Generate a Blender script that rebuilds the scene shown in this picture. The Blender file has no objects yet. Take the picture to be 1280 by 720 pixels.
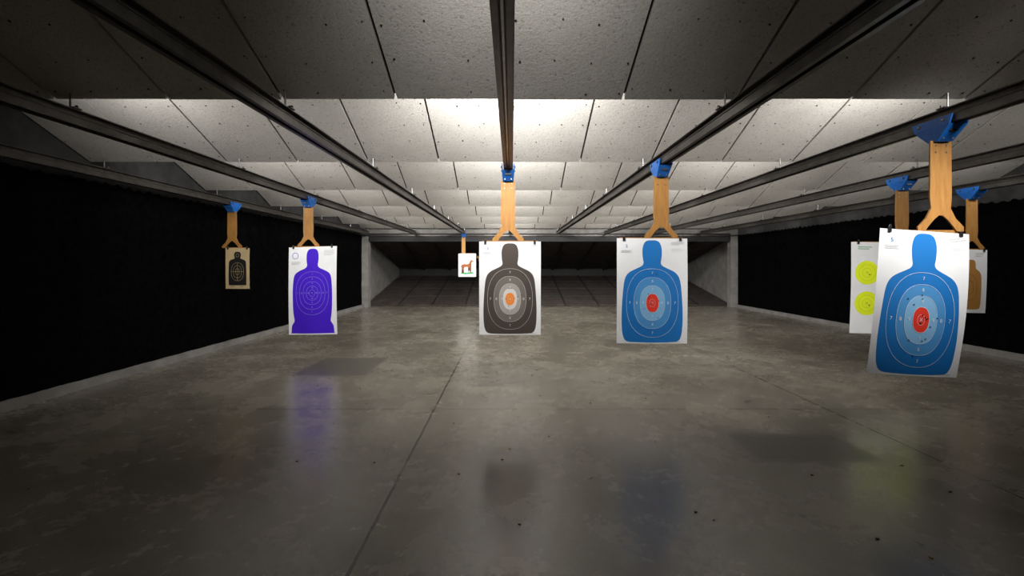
import bpy, bmesh, math, random
from mathutils import Vector, Matrix
random.seed(7)
sc = bpy.context.scene
F=600.0; CX=637.0; CY=331.0; CH=1.27
D0=3.145; PITCH=1.92; LOWZ=CH+1.085; TB=0.42
XL=-4.45; XR=6.85; YB=14.4
def P(px,py,d): return Vector(((px-CX)/F*d, d, CH+(CY-py)/F*d))

# ---------------- materials ----------------
def new_mat(name):
    m=bpy.data.materials.new(name); m.use_nodes=True
    nt=m.node_tree; b=nt.nodes['Principled BSDF']
    return m,nt,b
def noise(nt,scale,detail=4,rough=0.5,vec=None,dist=0.0):
    n=nt.nodes.new('ShaderNodeTexNoise'); n.inputs['Scale'].default_value=scale
    n.inputs['Detail'].default_value=detail; n.inputs['Roughness'].default_value=rough
    n.inputs['Distortion'].default_value=dist
    if vec is not None: nt.links.new(vec,n.inputs['Vector'])
    return n.outputs['Fac']
def ramp(nt,fac,stops):
    r=nt.nodes.new('ShaderNodeValToRGB'); e=r.color_ramp.elements
    while len(e)<len(stops): e.new(0.5)
    for i,(p,c) in enumerate(stops):
        e[i].position=p
        e[i].color=(c,c,c,1) if isinstance(c,(int,float)) else (*c,1)
    nt.links.new(fac,r.inputs['Fac']); return r.outputs['Color']
def math_(nt,op,a,b=None,c=None):
    n=nt.nodes.new('ShaderNodeMath'); n.operation=op
    for i,v in enumerate((a,b,c)):
        if v is None: continue
        if isinstance(v,(int,float)): n.inputs[i].default_value=v
        else: nt.links.new(v,n.inputs[i])
    return n.outputs[0]
def mix(nt,fac,a,b,mode='MIX'):
    n=nt.nodes.new('ShaderNodeMix'); n.data_type='RGBA'; n.blend_type=mode
    for s,v in ((n.inputs[0],fac),(n.inputs[6],a),(n.inputs[7],b)):
        if isinstance(v,(int,float)): s.default_value=v
        elif isinstance(v,tuple): s.default_value=(*v,1)
        else: nt.links.new(v,s)
    return n.outputs[2]
def bump(nt,b,h,strength=0.3,dist=0.01):
    n=nt.nodes.new('ShaderNodeBump'); n.inputs['Strength'].default_value=strength
    n.inputs['Distance'].default_value=dist
    nt.links.new(h,n.inputs['Height']); nt.links.new(n.outputs[0],b.inputs['Normal'])
def pos(nt): return nt.nodes.new('ShaderNodeNewGeometry').outputs['Position']
def simple(name,col,rough=0.6,metal=0.0,var=0.15,scale=20,bmp=0.0,spec=0.5):
    m,nt,b=new_mat(name)
    p=pos(nt); n=noise(nt,scale,5,0.6,p)
    lo=tuple(c*(1-var) for c in col); hi=tuple(min(1,c*(1+var)) for c in col)
    nt.links.new(ramp(nt,n,[(0.3,lo),(0.7,hi)]),b.inputs['Base Color'])
    b.inputs['Roughness'].default_value=rough; b.inputs['Metallic'].default_value=metal
    b.inputs['Specular IOR Level'].default_value=spec
    if bmp: bump(nt,b,n,bmp,0.01)
    return m

# floor
def floor_mat():
    m,nt,b=new_mat('polished_concrete'); p=pos(nt)
    big=noise(nt,0.5,6,0.6,p,0.4); med=noise(nt,1.9,10,0.72,p,0.3); fine=noise(nt,60,6,0.7,p)
    c=ramp(nt,big,[(0.3,(0.120,0.105,0.082)),(0.52,(0.172,0.155,0.124)),(0.72,(0.225,0.205,0.170))])
    c=mix(nt,0.75,c,ramp(nt,med,[(0.25,0.55),(0.5,0.95),(0.75,1.35)]),'MULTIPLY')
    c=mix(nt,0.4,c,ramp(nt,fine,[(0.3,0.6),(0.7,1.25)]),'MULTIPLY')
    # faint pale scuffs, elongated down the range
    mp=nt.nodes.new('ShaderNodeMapping'); mp.inputs['Scale'].default_value=(1.0,0.45,1.0); mp.inputs['Rotation'].default_value=(0,0,0.35)
    nt.links.new(p,mp.inputs[0])
    wv=noise(nt,9,8,0.75,mp.outputs[0],0.8)
    c=mix(nt,ramp(nt,wv,[(0.60,0.0),(0.74,0.45)]),c,(0.36,0.34,0.30))
    sep=nt.nodes.new('ShaderNodeSeparateXYZ'); nt.links.new(p,sep.inputs[0])
    X,Y=sep.outputs[0],sep.outputs[1]
    wob=math_(nt,'MULTIPLY',math_(nt,'SUBTRACT',noise(nt,6,2,0.5,p),0.5),0.012)
    def line(co,v,w):
        d=math_(nt,'ABSOLUTE',math_(nt,'SUBTRACT',math_(nt,'ADD',co,wob),v))
        return math_(nt,'LESS_THAN',d,w)
    J=None
    for co,v,w in ((X,-0.663,0.008),(X,2.79,0.0075),(X,6.25,0.006),(X,-4.11,0.004),(Y,4.23,0.005),(Y,7.68,0.009),(Y,11.1,0.008),(Y,0.8,0.005)):
        l=line(co,v,w); J=l if J is None else math_(nt,'MAXIMUM',J,l)
    # two darker, rougher soft-edged rectangles in the slab
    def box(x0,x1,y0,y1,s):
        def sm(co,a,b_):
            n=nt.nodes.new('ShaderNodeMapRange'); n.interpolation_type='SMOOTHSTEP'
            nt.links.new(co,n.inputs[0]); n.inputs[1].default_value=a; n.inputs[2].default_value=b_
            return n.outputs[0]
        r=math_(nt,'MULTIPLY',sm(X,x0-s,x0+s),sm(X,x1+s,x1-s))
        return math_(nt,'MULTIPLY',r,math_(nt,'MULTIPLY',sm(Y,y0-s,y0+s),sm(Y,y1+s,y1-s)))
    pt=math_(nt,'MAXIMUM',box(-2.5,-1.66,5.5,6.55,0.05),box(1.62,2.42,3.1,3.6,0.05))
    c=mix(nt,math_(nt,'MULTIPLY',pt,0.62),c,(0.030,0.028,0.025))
    c=mix(nt,math_(nt,'MULTIPLY',J,0.9),c,(0.010,0.009,0.008))
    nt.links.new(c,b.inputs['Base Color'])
    r=ramp(nt,med,[(0.3,0.18),(0.7,0.34)])
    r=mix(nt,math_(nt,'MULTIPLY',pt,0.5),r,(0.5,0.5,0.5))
    nt.links.new(r,b.inputs['Roughness'])
    b.inputs['Specular IOR Level'].default_value=0.5
    h=math_(nt,'SUBTRACT',math_(nt,'MULTIPLY',fine,0.10),J)
    bump(nt,b,h,0.22,0.004)
    return m
def panel_mat():
    m,nt,b=new_mat('speckled_baffle_panel'); p=pos(nt)
    med=noise(nt,1.3,5,0.6,p); pit=noise(nt,48,3,0.6,p); gr=noise(nt,120,3,0.7,p)
    c=ramp(nt,med,[(0.3,(0.53,0.50,0.46)),(0.7,(0.66,0.63,0.59))])
    c=mix(nt,1.0,c,ramp(nt,pit,[(0.28,0.5),(0.40,1.0)]),'MULTIPLY')
    c=mix(nt,0.6,c,ramp(nt,gr,[(0.35,0.65),(0.6,1.1)]),'MULTIPLY')
    st=noise(nt,9,6,0.8,p)
    c=mix(nt,ramp(nt,st,[(0.70,0.0),(0.76,0.7)]),c,(0.12,0.10,0.08))
    nt.links.new(c,b.inputs['Base Color']); b.inputs['Roughness'].default_value=0.9
    b.inputs['Specular IOR Level'].default_value=0.2
    bump(nt,b,math_(nt,'ADD',pit,math_(nt,'MULTIPLY',gr,0.5)),0.55,0.006)
    return m
def wood_mat():
    m,nt,b=new_mat('hanger_board'); p=pos(nt)
    mp=nt.nodes.new('ShaderNodeMapping'); mp.inputs['Scale'].default_value=(9,9,1.2); nt.links.new(p,mp.inputs[0])
    n=noise(nt,5,6,0.65,mp.outputs[0])
    nt.links.new(ramp(nt,n,[(0.25,(0.27,0.115,0.022)),(0.75,(0.44,0.21,0.045))]),b.inputs['Base Color'])
    b.inputs['Roughness'].default_value=0.6; return m
def trap_mat():
    m,nt,b=new_mat('rubber_trap_plate'); p=pos(nt)
    n=noise(nt,3.5,8,0.75,p); n2=noise(nt,22,4,0.7,p)
    c=ramp(nt,n,[(0.3,(0.024,0.019,0.017)),(0.6,(0.075,0.060,0.053)),(0.8,(0.17,0.14,0.125))])
    c=mix(nt,0.8,c,ramp(nt,n2,[(0.3,0.3),(0.7,1.3)]),'MULTIPLY')
    nt.links.new(c,b.inputs['Base Color']); b.inputs['Roughness'].default_value=0.75
    b.inputs['Specular IOR Level'].default_value=0.25
    bump(nt,b,n2,0.6,0.03); return m
M_floor=floor_mat(); M_panel=panel_mat(); M_wood=wood_mat(); M_trap=trap_mat()
M_conc=simple('grey_concrete',(0.20,0.19,0.178),0.8,0,0.25,4,0.2)
M_wall=simple('shadow_toned_block',(0.05,0.05,0.05),0.9,0,0.3,5,0.2,0.2)  # shadow put into the colour: side walls darkened so gaps above the curtain look shaded
M_slab=simple('ceiling_slab',(0.06,0.06,0.06),0.9,0,0.2,3)
M_curtain=simple('black_acoustic_fleece',(0.0020,0.0020,0.0024),1.0,0,0.6,14,0.6,0.02)
M_steel=simple('dark_rail_steel',(0.075,0.068,0.062),0.42,0.6,0.35,12)
M_steel2=simple('galvanised_steel',(0.30,0.30,0.30),0.4,0.9,0.2,25)
M_back=simple('baffle_steel_back',(0.02,0.02,0.02),0.7,0.3,0.2,5)
M_screw=simple('screw_head',(0.05,0.04,0.03),0.5,0.6,0.2,50)
M_blue_metal=simple('blue_painted_metal',(0.01,0.12,0.46),0.35,0,0.15,30)
M_black=simple('black_plastic',(0.01,0.01,0.01),0.4,0,0.2,30)
M_brass=simple('brass',(0.30,0.20,0.08),0.4,1,0.2,40)
def flat(name,c,r=0.6): return simple(name,c,r,0,0.04,6,0,0.3)
M_paper=flat('white_paper',(0.80,0.80,0.81))
M_manila=flat('manila_card',(0.55,0.42,0.23))
M_pblue=flat('print_blue',(0.010,0.165,0.50)); M_pblue2=flat('print_light_blue',(0.07,0.28,0.60)); M_pblue3=flat('print_pale_blue',(0.22,0.46,0.72))
M_red=flat('print_red',(0.78,0.04,0.02)); M_white=flat('print_white_line',(0.68,0.75,0.82))
M_dk=flat('print_charcoal',(0.062,0.048,0.040)); M_dk2=flat('print_taupe',(0.15,0.13,0.115)); M_dk3=flat('print_light_taupe',(0.34,0.31,0.29)); M_dk4=flat('print_pale_grey',(0.60,0.58,0.56))
M_orange=flat('print_orange',(0.80,0.22,0.012))
M_purple=flat('print_purple',(0.055,0.009,0.54)); M_lil=flat('print_lilac_line',(0.30,0.24,0.85))
M_ink=flat('print_black',(0.012,0.011,0.010)); M_grey=flat('print_grey',(0.35,0.35,0.36))
M_yel=flat('print_fluorescent_yellow',(0.78,0.90,0.02)); M_green=flat('print_green',(0.03,0.35,0.12)); M_olive=flat('print_olive_line',(0.35,0.45,0.03))
M_tan=flat('print_tan',(0.42,0.20,0.05)); M_tan2=flat('print_dark_tan',(0.20,0.09,0.025))
M_deer=flat('print_deer_brown',(0.30,0.09,0.03)); M_hole=flat('bullet_hole',(0.02,0.015,0.012))

# ---------------- mesh helpers ----------------
class MB:
    def __init__(s): s.v=[]; s.f=[]; s.m=[]; s.mats=[]
    def mi(s,mat):
        if mat not in s.mats: s.mats.append(mat)
        return s.mats.index(mat)
    def add(s,vs,fs,mat):
        o=len(s.v); s.v+= [tuple(v) for v in vs]; k=s.mi(mat)
        for f in fs: s.f.append([i+o for i in f]); s.m.append(k)
    def hexa(s,c,mat):
        s.add(c,[(3,2,1,0),(4,5,6,7),(0,1,5,4),(1,2,6,5),(2,3,7,6),(3,0,4,7)],mat)
    def box(s,x0,x1,y0,y1,z0,z1,mat):
        s.hexa([(x0,y0,z0),(x1,y0,z0),(x1,y1,z0),(x0,y1,z0),(x0,y0,z1),(x1,y0,z1),(x1,y1,z1),(x0,y1,z1)],mat)
    def cyl(s,a,b,r,mat,n=12,r2=None):
        a=Vector(a); b=Vector(b); d=(b-a).normalized(); r2=r if r2 is None else r2
        u=d.orthogonal().normalized(); w=d.cross(u); vs=[]
        for q,rr in ((a,r),(b,r2)):
            for i in range(n):
                t=2*math.pi*i/n; vs.append(q+u*rr*math.cos(t)+w*rr*math.sin(t))
        fs=[(i,(i+1)%n,n+(i+1)%n,n+i) for i in range(n)]+[tuple(range(n-1,-1,-1)),tuple(range(n,2*n))]
        s.add(vs,fs,mat)
    def prism(s,poly,y0,y1,mat):
        n=len(poly)
        vs=[(x,y0,z) for x,z in poly]+[(x,y1,z) for x,z in poly]
        fs=[(i,(i+1)%n,n+(i+1)%n,n+i) for i in range(n)]+[tuple(range(n-1,-1,-1)),tuple(range(n,2*n))]
        s.add(vs,fs,mat)
    def obj(s,name,loc=(0,0,0),rot=(0,0,0),smooth=False,fixn=True):
        me=bpy.data.meshes.new(name); me.from_pydata(s.v,[],s.f)
        for m in s.mats: me.materials.append(m)
        for p,k in zip(me.polygons,s.m): p.material_index=k; p.use_smooth=smooth
        if fixn:
            bm=bmesh.new(); bm.from_mesh(me); bmesh.ops.recalc_face_normals(bm,faces=bm.faces); bm.to_mesh(me); bm.free()
        o=bpy.data.objects.new(name,me); sc.collection.objects.link(o); o.location=loc; o.rotation_euler=rot
        return o

# ---------------- room shell ----------------
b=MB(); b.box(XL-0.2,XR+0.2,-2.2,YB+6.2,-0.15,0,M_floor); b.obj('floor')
b=MB(); b.box(XL-0.2,XR+0.2,-2.2,YB+6.2,3.4,3.55,M_slab); b.obj('ceiling')
b=MB(); b.box(XL-0.2,XL,-2.2,YB+0.25,0,3.4,M_wall); b.box(XL-0.2,XL,YB+0.251,YB+6.2,0,3.4,M_conc); b.obj('wall_left')
b=MB(); b.box(XR,XR+0.2,-2.2,YB+0.25,0,3.4,M_wall); b.box(XR,XR+0.2,YB+0.251,YB+6.2,0,3.4,M_conc); b.obj('wall_right')
b=MB(); b.box(XL,XR,YB+6.0,YB+6.2,0,3.4,M_slab); b.obj('wall_back')
b=MB(); b.box(XL,XL+0.10,-2.2,YB-0.05,0,0.085,M_conc); b.obj('baseboard_left')
b=MB(); b.box(XR-0.10,XR,-2.2,YB-0.05,0,0.085,M_conc); b.obj('baseboard_right')
def curtain(side):
    b=MB(); ny=420; nz=10; vs=[]; s=1 if side<0 else -1
    x0=(XL+0.012) if side<0 else (XR-0.012)
    for i in range(ny+1):
        y=-2.1+(YB-0.1+2.1)*i/ny
        for j in range(nz+1):
            t=j/nz; top=2.15+0.012*math.sin(y*41)+random.uniform(-0.012,0.012)
            z=0.086+(top-0.086)*t
            off=0.035+0.006*math.sin(y*13+0.6*math.sin(y*3.1))+random.uniform(-0.006,0.006)
            vs.append((x0+s*off,y,z))
    fs=[(i*(nz+1)+j,(i+1)*(nz+1)+j,(i+1)*(nz+1)+j+1,i*(nz+1)+j+1) for i in range(ny) for j in range(nz)]
    b.add(vs,fs,M_curtain); b.obj('acoustic_curtain',smooth=True)
curtain(-1); curtain(1)

# ---------------- baffles ----------------
W=0.744
def baffle(dk,L=1.5):
    b=MB(); a=math.atan(TB); ca,sa=math.cos(a),math.sin(a)
    def pt(x,s,n):
        return (x, dk - s*ca + n*sa, LOWZ + s*sa + n*ca)
    Ls=L/ca
    xl,xr=XL+0.02,XR-0.02
    edges=[xl]+[k*W for k in range(-5,9) if xl+0.05<k*W<xr-0.05]+[xr]
    for e0,e1 in zip(edges[:-1],edges[1:]):
        g=0.010; x0,x1=e0+g,e1-g
        jit=random.uniform(-0.004,0.004)
        b.hexa([pt(x0,jit,0),pt(x1,jit,0),pt(x1,Ls,0),pt(x0,Ls,0),pt(x0,jit,0.03),pt(x1,jit,0.03),pt(x1,Ls,0.03),pt(x0,Ls,0.03)],M_panel)
        w=x1-x0
        for r in (0.07,0.33,0.60,0.87,1.14,1.42):
            for c in (0.06,0.36,0.66,0.94):
                if random.random()<0.3: continue
                x=x0+w*c+random.uniform(-0.02,0.02); s=r+random.uniform(-0.03,0.03)
                if s>Ls-0.03: continue
                rr=random.uniform(0.004,0.0075)
                b.cyl(pt(x,s,0.001),pt(x,s,-0.004),rr,M_screw,6)
    b.hexa([pt(xl,0.02,0.032),pt(xr,0.02,0.032),pt(xr,Ls,0.032),pt(xl,Ls,0.032),pt(xl,0.02,0.045),pt(xr,0.02,0.045),pt(xr,Ls,0.045),pt(xl,Ls,0.045)],M_back)
    for x in (-3.6,-1.4,0.8,3.0,5.2):
        for s in (0.3,1.3):
            q=pt(x,s,0.045); b.cyl(q,(q[0],q[1],3.4),0.008,M_back,6)
    b.obj('ceiling_baffle')
dks=[D0+PITCH*k for k in range(-1,6)]+[14.28]
for i,d in enumerate(dks): baffle(d,1.5 if i<len(dks)-1 else 1.3)

# ---------------- rails ----------------
RZ=CH+0.9
rails=[(-4.24,-4.20),(-2.83,-2.80),(-1.47,-1.34),(-0.035,0.03),(1.375,1.42),(2.81,2.84),(4.25,4.25),(5.68,5.68)]
def rx(i,y): a,c=rails[i]; return a+(c-a)*y/YB
for i,(a,c) in enumerate(rails):
    b=MB(); y0,y1=-1.5,14.25
    def seg(o0,o1,z0,z1,mat):
        xa,xb=rx(i,y0),rx(i,y1)
        b.hexa([(xa+o0,y0,z0),(xa+o1,y0,z0),(xb+o1,y1,z0),(xb+o0,y1,z0),(xa+o0,y0,z1),(xa+o1,y0,z1),(xb+o1,y1,z1),(xb+o0,y1,z1)],mat)
    seg(-0.040,-0.014,RZ,RZ+0.006,M_steel); seg(0.014,0.040,RZ,RZ+0.006,M_steel)
    seg(-0.040,-0.035,RZ+0.0061,RZ+0.05,M_steel); seg(0.035,0.040,RZ+0.0061,RZ+0.05,M_steel)
    seg(-0.046,0.046,RZ+0.0501,RZ+0.056,M_steel)
    seg(-0.004,0.004,RZ+0.0561,RZ+0.094,M_steel)
    seg(-0.040,0.040,RZ+0.0941,RZ+0.101,M_steel)
    seg(-0.005,0.005,RZ+0.018,RZ+0.028,M_steel2)
    for d in dks:
        x=rx(i,d); zz=RZ+0.101
        b.cyl((x,d-0.06,zz),(x,d-0.06,LOWZ+0.02),0.006,M_steel2,8)
        b.box(x-0.05,x+0.05,d-0.09,d-0.03,zz,zz+0.008,M_steel)
        b.cyl((x-0.042,d-0.06,zz+0.008),(x-0.042,d-0.06,zz+0.022),0.009,M_steel,6)
        b.cyl((x+0.042,d-0.06,zz+0.008),(x+0.042,d-0.06,zz+0.022),0.009,M_steel,6)
    b.obj('target_rail')

# ---------------- carriers ----------------
def carrier(ri,d,boardlen,sc_=1.0,barw=0.5,plain=False,baroff=0.0):
    b=MB(); x=rx(ri,d)
    def taper(z0,wx0,wy0,z1,wx1,wy1,mat):
        b.hexa([(-wx0,-wy0,z0),(wx0,-wy0,z0),(wx0,wy0,z0),(-wx0,wy0,z0),(-wx1,-wy1,z1),(wx1,-wy1,z1),(wx1,wy1,z1),(-wx1,wy1,z1)],mat)
    taper(-0.100,0.050,0.035,-0.010,0.060,0.13,M_blue_metal)
    for s in (-1,1):
        yz=[(-0.13,-0.0095),(0.13,-0.0095),(0.15,0.045),(-0.15,0.045)]
        xa,xb=s*0.052,s*0.060
        vs=[(xa,p[0],p[1]) for p in yz]+[(xb,p[0],p[1]) for p in yz]
        b.add(vs,[(0,1,2,3),(4,5,6,7),(0,1,5,4),(1,2,6,5),(2,3,7,6),(3,0,4,7)],M_blue_metal)
        for yy in (-0.09,0.09):
            b.cyl((s*0.0605,yy,0.022),(s*0.066,yy,0.022),0.012,M_steel,14)
            b.cyl((s*0.066,yy,0.022),(s*0.071,yy,0.022),0.006,M_steel2,8)
    b.box(-0.026,0.026,-0.100,-0.086,-0.050,-0.016,M_steel)
    b.cyl((-0.03,-0.06,-0.085),(-0.03,-0.045,-0.085),0.006,M_steel2,8); b.cyl((0.03,-0.06,-0.085),(0.03,-0.045,-0.085),0.006,M_steel2,8)
    L=boardlen; zt=-0.090; zb=-L; n=0.068
    fl=min(0.20,L*0.4)
    poly=[(-n,zt),(-n*1.05,zb+fl+0.02),(-n*0.95,zb+fl*0.75),(-0.098,zb+fl*0.42),(-0.150,zb+0.03),(-0.150,zb),(-0.105,zb),(-0.080,zb+0.035),(-0.042,zb+0.080),(-0.012,zb+0.105),
          (0.012,zb+0.105),(0.042,zb+0.080),(0.080,zb+0.035),(0.105,zb),(0.150,zb),(0.150,zb+0.03),(0.098,zb+fl*0.42),(n*0.95,zb+fl*0.75),(n*1.05,zb+fl+0.02),(n,zt)]
    if plain: poly=[(-n*.8,zt),(-n*.8,zb),(n*.8,zb),(n*.8,zt)]
    poly=[(p[0]*sc_,p[1]) for p in poly]
    b.prism(poly,-0.006,0.006,M_wood)
    for zz in (zt-0.03,zt-0.075):
        for xx in (-0.035,0.035):
            b.cyl((xx*sc_,-0.011,zz),(xx*sc_,-0.006,zz),0.005,M_steel2,8)
    b.box(baroff-barw/2,baroff+barw/2,0.0065,0.016,zb-0.012,zb+0.010,M_wood)
    o=b.obj('target_carrier',(x,d,RZ))
    return o,Vector((x,d,RZ-L))

# ---------------- printed targets ----------------
class TGT:
    def __init__(s,w,h,paper,curl=0.0,twist=0.0,shear=0.0):
        s.b=MB(); s.w=w; s.h=h; s.curl=curl; s.tw=twist; s.sh=shear
        s.scan(lambda v:0.5,0,1,0,paper,rows=40)
    def mp(s,u,v,layer):
        x=u*s.w-s.sh*v*s.h; z=-v*s.h
        y=-s.curl*math.sin(math.pi*v)*(0.4+1.2*(u+0.5)*s.tw) - s.curl*0.5*math.cos(2*math.pi*u)*v*v
        return (x,y-0.0008*layer,z)
    def scan(s,hw,v0,v1,layer,mat,rows=60,cols=10,cu=0.0):
        vs=[];fs=[]
        for i in range(rows+1):
            v=v0+(v1-v0)*(0.5-0.5*math.cos(math.pi*i/rows)); w=max(hw(v),1e-4)
            for j in range(cols+1): vs.append(s.mp(cu-w+2*w*j/cols,v,layer))
        c=cols+1
        for i in range(rows):
            for j in range(cols): fs.append((i*c+j,i*c+j+1,(i+1)*c+j+1,(i+1)*c+j))
        s.b.add(vs,fs,mat)
    def oval(s,cu,cv,ru,rv,layer,mat,e=2.3):
        s.scan(lambda v: ru*max(0,1-abs((v-cv)/rv)**e)**(1/e),cv-rv,cv+rv,layer,mat,rows=36,cols=8,cu=cu)
    def path(s,pts,th,layer,mat,closed=True):
        n=len(pts); vs=[];fs=[]
        for i in range(n):
            p=pts[i]; q=pts[(i+1)%n] if closed or i<n-1 else p; r=pts[i-1] if closed or i>0 else p
            dx=(q[0]-r[0])*s.w; dy=(q[1]-r[1])*s.h; l=math.hypot(dx,dy) or 1
            nx,ny=-dy/l*th/2/s.w,dx/l*th/2/s.h
            vs.append(s.mp(p[0]+nx,p[1]+ny,layer)); vs.append(s.mp(p[0]-nx,p[1]-ny,layer))
        for i in range(n if closed else n-1):
            j=(i+1)%n; fs.append((2*i,2*j,2*j+1,2*i+1))
        s.b.add(vs,fs,mat)
    def ring(s,cu,cv,ru,rv,th,layer,mat,e=2.3,n=72):
        pts=[]
        for i in range(n):
            t=2*math.pi*i/n; c,q=math.cos(t),math.sin(t)
            pts.append((cu+ru*math.copysign(abs(c)**(2/e),c),cv+rv*math.copysign(abs(q)**(2/e),q)))
        s.path(pts,th,layer,mat)
    def text(s,txt,u,v,size,layer,mat):
        cu=bpy.data.curves.new('t','FONT'); cu.body=txt; cu.size=size; cu.align_x='CENTER'; cu.align_y='CENTER'
        o=bpy.data.objects.new('t',cu); sc.collection.objects.link(o)
        bpy.context.view_layer.update()
        me=bpy.data.meshes.new_from_object(o.evaluated_get(bpy.context.evaluated_depsgraph_get()))
        vs=[s.mp(u+q.co.x/s.w, v-q.co.y/s.h, layer) for q in me.vertices]
        fs=[tuple(p.vertices) for p in me.polygons]
        s.b.add(vs,fs,mat); bpy.data.objects.remove(o); bpy.data.meshes.remove(me); bpy.data.curves.remove(cu)
    def bars(s,u,v,ws,gap,layer,mat,hgt=0.0022):
        for i,w in enumerate(ws):
            vv=v+i*gap/s.h; hh=hgt/s.h
            s.b.add([s.mp(u,vv,layer),s.mp(u+w/s.w,vv,layer),s.mp(u+w/s.w,vv+hh,layer),s.mp(u,vv+hh,layer)],[(0,1,2,3)],mat)
    def hole(s,u,v,r,layer=9):
        s.oval(u,v,r/s.w,r/s.h,layer,M_hole,2)
    def clips(s,us):
        for u in us:
            x=u*s.w
            s.b.box(x-0.011,x+0.011,-0.010,-0.003,-0.022,0.012,M_black)
            s.b.cyl((x-0.008,-0.008,0.012),(x-0.003,-0.010,0.028),0.0015,M_steel2,6)
            s.b.cyl((x+0.008,-0.008,0.012),(x+0.003,-0.010,0.028),0.0015,M_steel2,6)
    def done(s,name,loc,rot=(0,0,0)):
        return s.b.obj(name,loc,rot,smooth=False,fixn=False)

SIL=[(0.0,0.018),(0.06,0.021),(0.105,0.040),(0.132,0.085),(0.138,0.14),(0.130,0.20),(0.122,0.235),(0.145,0.262),(0.22,0.288),(0.31,0.318),(0.365,0.355),(0.395,0.41),(0.412,0.50),(0.425,0.62),(0.432,0.75),(0.425,0.87),(0.405,0.94),(0.36,0.978),(0.25,0.988),(0.0,0.99)]
def prof(SILP,k=1.0):
    pts=[]
    n=len(SILP)
    for i in range(n-1):
        p0=SILP[max(i-1,0)];p1=SILP[i];p2=SILP[i+1];p3=SILP[min(i+2,n-1)]
        for t in [x/8 for x in range(8)]:
            q=[]
            for a in (0,1):
                q.append(0.5*((2*p1[a])+(-p0[a]+p2[a])*t+(2*p0[a]-5*p1[a]+4*p2[a]-p3[a])*t*t+(-p0[a]+3*p1[a]-3*p2[a]+p3[a])*t**3))
            pts.append(q)
    pts.append(list(SILP[-1]))
    for i in range(1,len(pts)): pts[i][1]=max(pts[i][1],pts[i-1][1]+1e-5)
    def f(v):
        if v<=pts[0][1]: return pts[0][0]
        for a,c in zip(pts[:-1],pts[1:]):
            if a[1]<=v<=c[1]:
                return max(0,a[0]+(c[0]-a[0])*(v-a[1])/(c[1]-a[1]))*k
        return 0
    return f,pts
def b27(w,h,scheme,curl=0.01,twist=0.5,paper=None,score=True,rx_=(0.088,0.088),shear=0.0):
    t=TGT(w,h,paper or M_paper,curl,twist,shear)
    body,c8,c9,c10,cx,line=scheme
    f,pts=prof(SIL)
    t.scan(f,0.018,0.99,1,body,rows=110)
    cv=0.615
    R=[(0.365,0.325),(0.262,0.243),(0.175,0.165),rx_]
    if c8: t.oval(0,cv,R[1][0],R[1][1],2,c8)
    if c9: t.oval(0,cv,R[2][0],R[2][1],3,c9)
    if c10: t.oval(0,cv,0.115,0.112,4,c10)
    if cx: t.oval(0,cv,R[3][0],R[3][1],5,cx)
    for (ru,rv) in R: t.ring(0,cv,ru,rv,0.0022,6,line)
    t.ring(0,cv,0.038,0.036,0.0014,6,line)
    for n,u in (('7',.318),('8',.22),('9',.13)):
        for s in (-1,1): t.text(n,s*u,cv,0.034,7,line)
    for n,v in (('7',.284),('8',.204),('9',.126)):
        for s in (-1,1): t.text(n,0,cv+s*v,0.030,7,line)
    t.text('X',0,cv,0.030,7,line)
    if score:
        t.text('5',-0.36,0.075,0.040,3,M_pblue)
        t.bars(-0.44,0.115,[0.10,0.085,0.10],0.009,3,M_grey)
        t.bars(0.27,0.035,[0.12,0.12,0.12,0.07],0.008,3,M_grey,0.0018)
        t.bars(0.27,0.10,[0.09,0.11,0.09],0.010,3,M_grey,0.0014)
    t.bars(0.22,0.982,[0.12],0.01,3,M_grey,0.002)
    return t
BLUE=(M_pblue,M_pblue2,M_pblue3,None,M_red,M_white)
DARK=(M_dk,M_dk2,M_dk3,M_dk4,M_orange,M_dk4)

def px_target(name,build,ri,d,xc,yt,wpx,hpx,rot=(0,0,0),bs=1.0,plain=False,baroff=0.0,barw=None,clip=True,offy=-0.018,**kw):
    dd=d+offy
    w=wpx/F*dd; h=hpx/F*dd
    t=build(w,h)
    top=P(xc,yt,dd)
    if clip: t.clips((-0.40,0.40))
    L=RZ-top.z
    x=rx(ri,d)
    carrier(ri,d,L,bs,barw or w*0.9,plain,top.x-x+baroff)
    t.done(name,(top.x,dd,top.z),rot)

def t_big(w,h):
    t=b27(w,h,BLUE,0.022,0.6,shear=0.055)
    for _ in range(16):
        t.hole(random.gauss(0,0.13),random.gauss(0.62,0.13),0.0042)
    return t
px_target('silhouette_target',t_big,5,3.14,1156,289,117,180,(math.radians(-2),math.radians(3.6),math.radians(3)),barw=0.5,offy=-0.03)
def t_b2(w,h):
    t=b27(w,h,BLUE,0.012,0.4)
    for _ in range(9): t.hole(random.gauss(0,0.11),random.gauss(0.6,0.1),0.0042)
    return t
px_target('silhouette_target',t_b2,4,4.40,815,298,88,131,(math.radians(-1),math.radians(0.3),0))
def t_dk(w,h):
    t=b27(w,h,DARK,0.006,0.3,rx_=(0.074,0.066))
    for _ in range(7): t.hole(random.gauss(0,0.14),random.gauss(0.6,0.12),0.004)
    return t
px_target('silhouette_target',t_dk,3,4.62,637.5,302,77,116.5)
SILP=[(0.0,0.022),(0.06,0.026),(0.10,0.045),(0.122,0.085),(0.126,0.14),(0.118,0.185),(0.112,0.215),(0.15,0.245),(0.26,0.272),(0.35,0.305),(0.385,0.345),(0.40,0.40),(0.41,0.50),(0.41,0.62),(0.40,0.74),(0.385,0.80),(0.375,0.845),(0.40,0.87),(0.43,0.90),(0.44,0.95),(0.44,0.975),(0.43,0.985),(0.0,0.988)]
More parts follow.
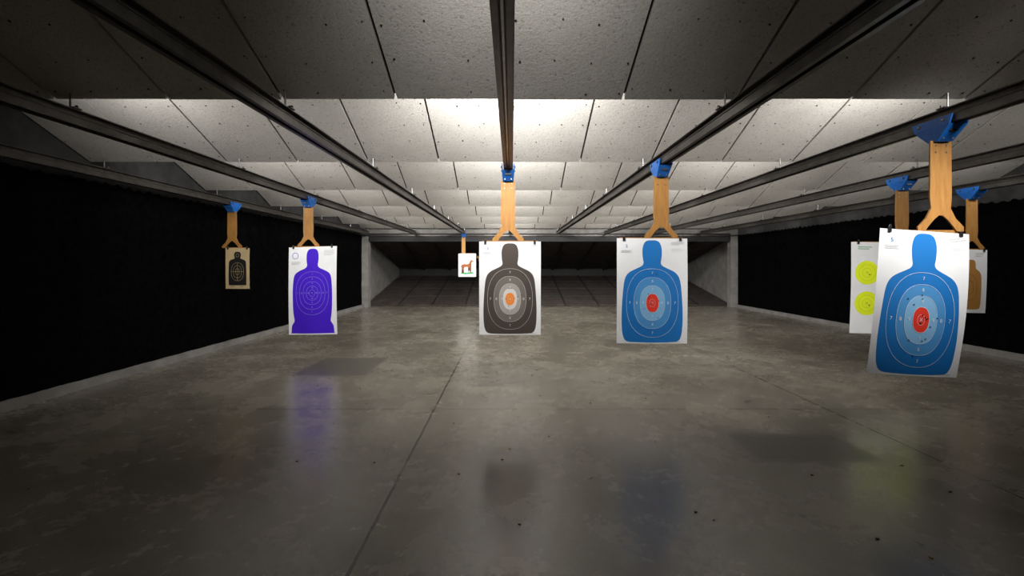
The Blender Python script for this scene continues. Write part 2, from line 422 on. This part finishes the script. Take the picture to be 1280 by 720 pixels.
def t_pur(w,h):
    t=TGT(w,h,M_paper,0.02,0.4); f,_=prof(SILP); t.scan(f,0.022,0.988,1,M_purple,rows=120)
    cv=0.53
    for ru,rv in ((0.34,0.245),(0.265,0.185),(0.19,0.13),(0.12,0.08),(0.055,0.038)): t.ring(0.0,cv,ru,rv,0.0035,3,M_lil)
    for n,u in (('7',.30),('8',.225),('9',.155),('10',.085)):
        for s in (-1,1): t.text(n,s*u,cv,0.034,4,M_lil)
        for s in (-1,1): t.text(n,0,cv+s*u*0.71,0.030,4,M_lil)
    t.text('X',0,cv,0.034,4,M_lil)
    t.ring(-0.36,0.10,0.06,0.035,0.006,3,M_purple,2)
    t.bars(-0.44,0.17,[0.13,0.13,0.10],0.016,3,M_grey,0.004)
    t.bars(0.24,0.045,[0.15,0.15,0.15,0.15,0.1],0.016,3,M_grey,0.003)
    return t
px_target('silhouette_target',t_pur,1,6.72,391,308.5,63,109,(math.radians(-3),math.radians(-1.5),math.radians(-6)),offy=-0.05)
def t_man(w,h):
    t=TGT(w,h,M_manila,0.006,0.3)
    S=[(0,0.09),(0.08,0.10),(0.13,0.135),(0.14,0.19),(0.12,0.235),(0.14,0.265),(0.27,0.29),(0.34,0.33),(0.36,0.42),(0.37,0.6),(0.37,0.80),(0.36,0.90),(0.30,0.915),(0,0.915)]
    f,_=prof(S); t.scan(f,0.09,0.915,1,M_ink,rows=80)
    for ru,rv in ((0.26,0.22),(0.17,0.15),(0.08,0.075)): t.ring(0,0.58,ru,rv,0.003,3,M_manila)
    t.path([(0,0.36),(0,0.8)],0.003,3,M_manila,False); t.path([(-0.26,0.58),(0.26,0.58)],0.003,3,M_manila,False)
    t.ring(0,0.18,0.06,0.04,0.003,3,M_manila)
    t.bars(-0.3,0.945,[0.2],0.01,3,M_ink,0.004)
    return t
px_target('silhouette_target',t_man,0,7.30,297,310,30,51,(0,0,0),baroff=-0.045,barw=0.31)
def t_deer(w,h):
    t=TGT(w,h,M_paper,0,0)
    def poly(pts,layer,mat):
        bm=bmesh.new(); vs=[bm.verts.new(t.mp(u-0.5,v,layer)) for u,v in pts]
        f=bm.faces.new(vs); bmesh.ops.triangulate(bm,faces=[f]); bm.verts.index_update()
        t.b.add([tuple(v.co) for v in bm.verts],[tuple(x.index for x in f.verts) for f in bm.faces],mat); bm.free()
    poly([(0.10,0.84),(0.22,0.80),(0.5,0.82),(0.80,0.79),(0.92,0.83),(0.80,0.87),(0.5,0.89),(0.2,0.88)],1,M_green)
    poly([(0.16,0.52),(0.20,0.47),(0.32,0.45),(0.46,0.46),(0.58,0.44),(0.64,0.36),(0.68,0.29),(0.73,0.265),(0.80,0.29),(0.87,0.325),(0.865,0.35),(0.79,0.36),(0.75,0.40),(0.73,0.48),(0.70,0.56),(0.69,0.66),(0.71,0.83),(0.675,0.83),(0.65,0.68),(0.62,0.60),(0.60,0.60),(0.60,0.70),(0.57,0.83),(0.54,0.83),(0.55,0.68),(0.54,0.60),(0.44,0.595),(0.34,0.60),(0.31,0.66),(0.325,0.73),(0.31,0.84),(0.275,0.84),(0.28,0.73),(0.25,0.67),(0.235,0.70),(0.21,0.76),(0.215,0.84),(0.18,0.84),(0.17,0.75),(0.19,0.66),(0.17,0.58),(0.14,0.58)],2,M_deer)
    poly([(0.36,0.575),(0.54,0.575),(0.54,0.60),(0.44,0.61),(0.34,0.60)],3,M_dk4)
    poly([(0.62,0.43),(0.66,0.35),(0.73,0.37),(0.72,0.50),(0.68,0.54)],3,M_tan2)
    for pts in ([(0.71,0.275),(0.66,0.22),(0.60,0.18),(0.58,0.10)],[(0.66,0.22),(0.67,0.13)],[(0.62,0.19),(0.53,0.17)],[(0.735,0.27),(0.77,0.21),(0.80,0.15),(0.79,0.07)],[(0.77,0.21),(0.86,0.15)],[(0.80,0.15),(0.86,0.09)],[(0.68,0.29),(0.62,0.285)]):
        t.path(pts,0.020,3,M_tan2,False)
    return t
px_target('deer_target',t_deer,2,14.0,584,317,22,29,plain=True,clip=False,barw=0.4)
def t_yel(w,h):
    t=TGT(w,h,M_paper,0.02,0.2)
    for (u,v) in ((-0.27,0.335),(-0.27,0.67),(0.27,0.335),(0.27,0.67),(0.08,0.50)):
        r=0.128; t.oval(u,v,r/w,r/h,1,M_yel,2)
        for k in (0.68,0.38): t.ring(u,v,r*k/w,r*k/h,0.0022,2,M_olive,2)
        t.text('X',u,v,0.04,3,M_olive)
        t.hole(u+0.03,v+0.02,0.007)
    t.bars(-0.40,0.05,[0.15,0.12],0.02,2,M_green,0.007)
    return t
px_target('bullseye_target',t_yel,6,5.20,1107,303,86,114,(0,math.radians(0.8),0))
def t_brn(w,h):
    t=TGT(w,h,M_paper,0.01,0.2)
    S=[(0,0.16),(0.10,0.165),(0.15,0.20),(0.16,0.25),(0.17,0.30),(0.28,0.35),(0.33,0.42),(0.34,0.55),(0.34,0.75),(0.32,0.90),(0.25,0.94),(0,0.945)]
    f,_=prof(S); t.scan(f,0.16,0.945,1,M_tan,rows=80)
    t.ring(0,0.60,0.2,0.2,0.004,3,M_tan2); t.ring(0,0.60,0.1,0.1,0.004,3,M_tan2)
    t.bars(0.15,0.05,[0.1,0.1,0.08],0.02,2,M_grey,0.004)
    return t
px_target('silhouette_target',t_brn,7,5.90,1213,312,42,79,(0,math.radians(1.5),0))

# ---------------- trap end ----------------
def pillar(x0,x1): b.box(x0,x1,YB,YB+0.25,0,2.21,M_conc)
b=MB(); pillar(XL,-4.24); b.obj('trap_pillar')
b=MB(); pillar(6.64,XR); b.obj('trap_pillar')
b=MB(); b.box(XL,XR,YB,YB+0.25,2.211,2.6,M_conc); b.box(XL,XR,YB-0.02,YB-0.001,2.13,2.17,M_steel); b.box(XL+0.23,XR-0.23,YB+0.02,YB+0.2,1.97,2.21,M_back); b.obj('trap_header_beam')
b=MB()
x0,x1=XL+0.02,XR-0.02
def slab(y0,z0,y1,z1,t,xa,xb,mat):
    b.hexa([(xa,y0,z0),(xb,y0,z0),(xb,y1,z1),(xa,y1,z1),(xa,y0,z0+t),(xb,y0,z0+t),(xb,y1,z1+t),(xa,y1,z1+t)],mat)
nb=11
for k in range(nb):
    xa=x0+(x1-x0)*k/nb; xb=x0+(x1-x0)*(k+1)/nb
    slab(YB+0.35,0.01,YB+4.9,0.80,0.03,xa+0.012,xb-0.012,M_trap)
    slab(YB+0.35,2.10,YB+4.9,1.12,0.03,xa+0.012,xb-0.012,M_trap)
    if k:
        slab(YB+0.36,2.02,YB+4.9,1.05,0.07,xa-0.03,xa+0.03,M_back)
        slab(YB+0.36,0.0401,YB+4.9,0.8301,0.02,xa-0.02,xa+0.02,M_back)
b.box(x0,x1,YB+4.95,YB+5.0,0.0,2.0,M_back)
for kk in range(3):
    y=YB+0.35+4.55*(0.25+0.25*kk); z=0.01+0.79*(0.25+0.25*kk)
    b.box(x0,x1,y-0.01,y+0.01,z+0.03,z+0.045,M_back)
b.obj('bullet_trap')

# ---------------- casings ----------------
b=MB()
for i in range(45):
    y=1.9+abs(random.gauss(0,2.0)); x=random.uniform(-3.0,5.0)
    a=random.uniform(0,6.28); l=0.015; r=0.0038
    d=Vector((math.cos(a),math.sin(a),0))*l/2
    b.cyl(Vector((x,y,r))-d,Vector((x,y,r))+d,r,M_brass,8)
b.obj('spent_casings')

# ---------------- lights ----------------
def strip(x,y,z,power,lx=1.0,lz=0.12,pitch=-20,spread=180,yaw=0,col=(1,0.985,0.955)):
    L=bpy.data.lights.new('strip_lamp','AREA'); L.shape='RECTANGLE'; L.size=lx; L.size_y=lz
    L.energy=power; L.color=col; L.spread=math.radians(spread)
    o=bpy.data.objects.new('strip_lamp',L); sc.collection.objects.link(o)
    o.location=(x,y,z); o.rotation_euler=(math.radians(90+pitch),0,math.radians(yaw))
    h=MB(); h.box(x-lx/2-0.03,x+lx/2+0.03,y-0.075,y-0.03,z-0.02,z+0.10,M_steel2); h.obj('light_fixture')
for i,d in enumerate(dks[:-1]):
    if i==0:
        strip(0,d+0.2,2.55,5.5,pitch=-4,spread=90)
        strip(2.75,d+0.2,2.55,9.5,pitch=-29,spread=50,lx=0.6)
    elif i==1:
        for x,p,yw in ((-2.9,20,-18),(0,64,0),(2.9,30,8),(5.6,9,25)):
            strip(x,d+0.2,2.55,p,pitch=-12,lx=1.1,yaw=yw,spread=160)
    else:
        far=(0,1.0,0.98,1.0,1.0,1.0,0.8)[i]
        for x,p in ((-2.9,28),(0,74),(2.9,36),(5.6,14)):
            strip(x,d+0.2,2.55,p*far,pitch=-24,lx=1.0)

w=bpy.data.worlds.new('world'); sc.world=w; w.use_nodes=True
w.node_tree.nodes['Background'].inputs[0].default_value=(0.5,0.55,0.65,1)
w.node_tree.nodes['Background'].inputs[1].default_value=0.002

cam=bpy.data.cameras.new('camera'); co=bpy.data.objects.new('camera',cam); sc.collection.objects.link(co)
co.location=(0,0,CH); co.rotation_euler=(math.radians(90),0,0)
cam.sensor_width=36; cam.lens=F/1280*36; cam.shift_x=(640-CX)/1280; cam.shift_y=-(360-CY)/1280
cam.clip_start=0.02; cam.clip_end=100
sc.camera=co
sc.view_settings.view_transform='Standard'
sc.view_settings.look='None'
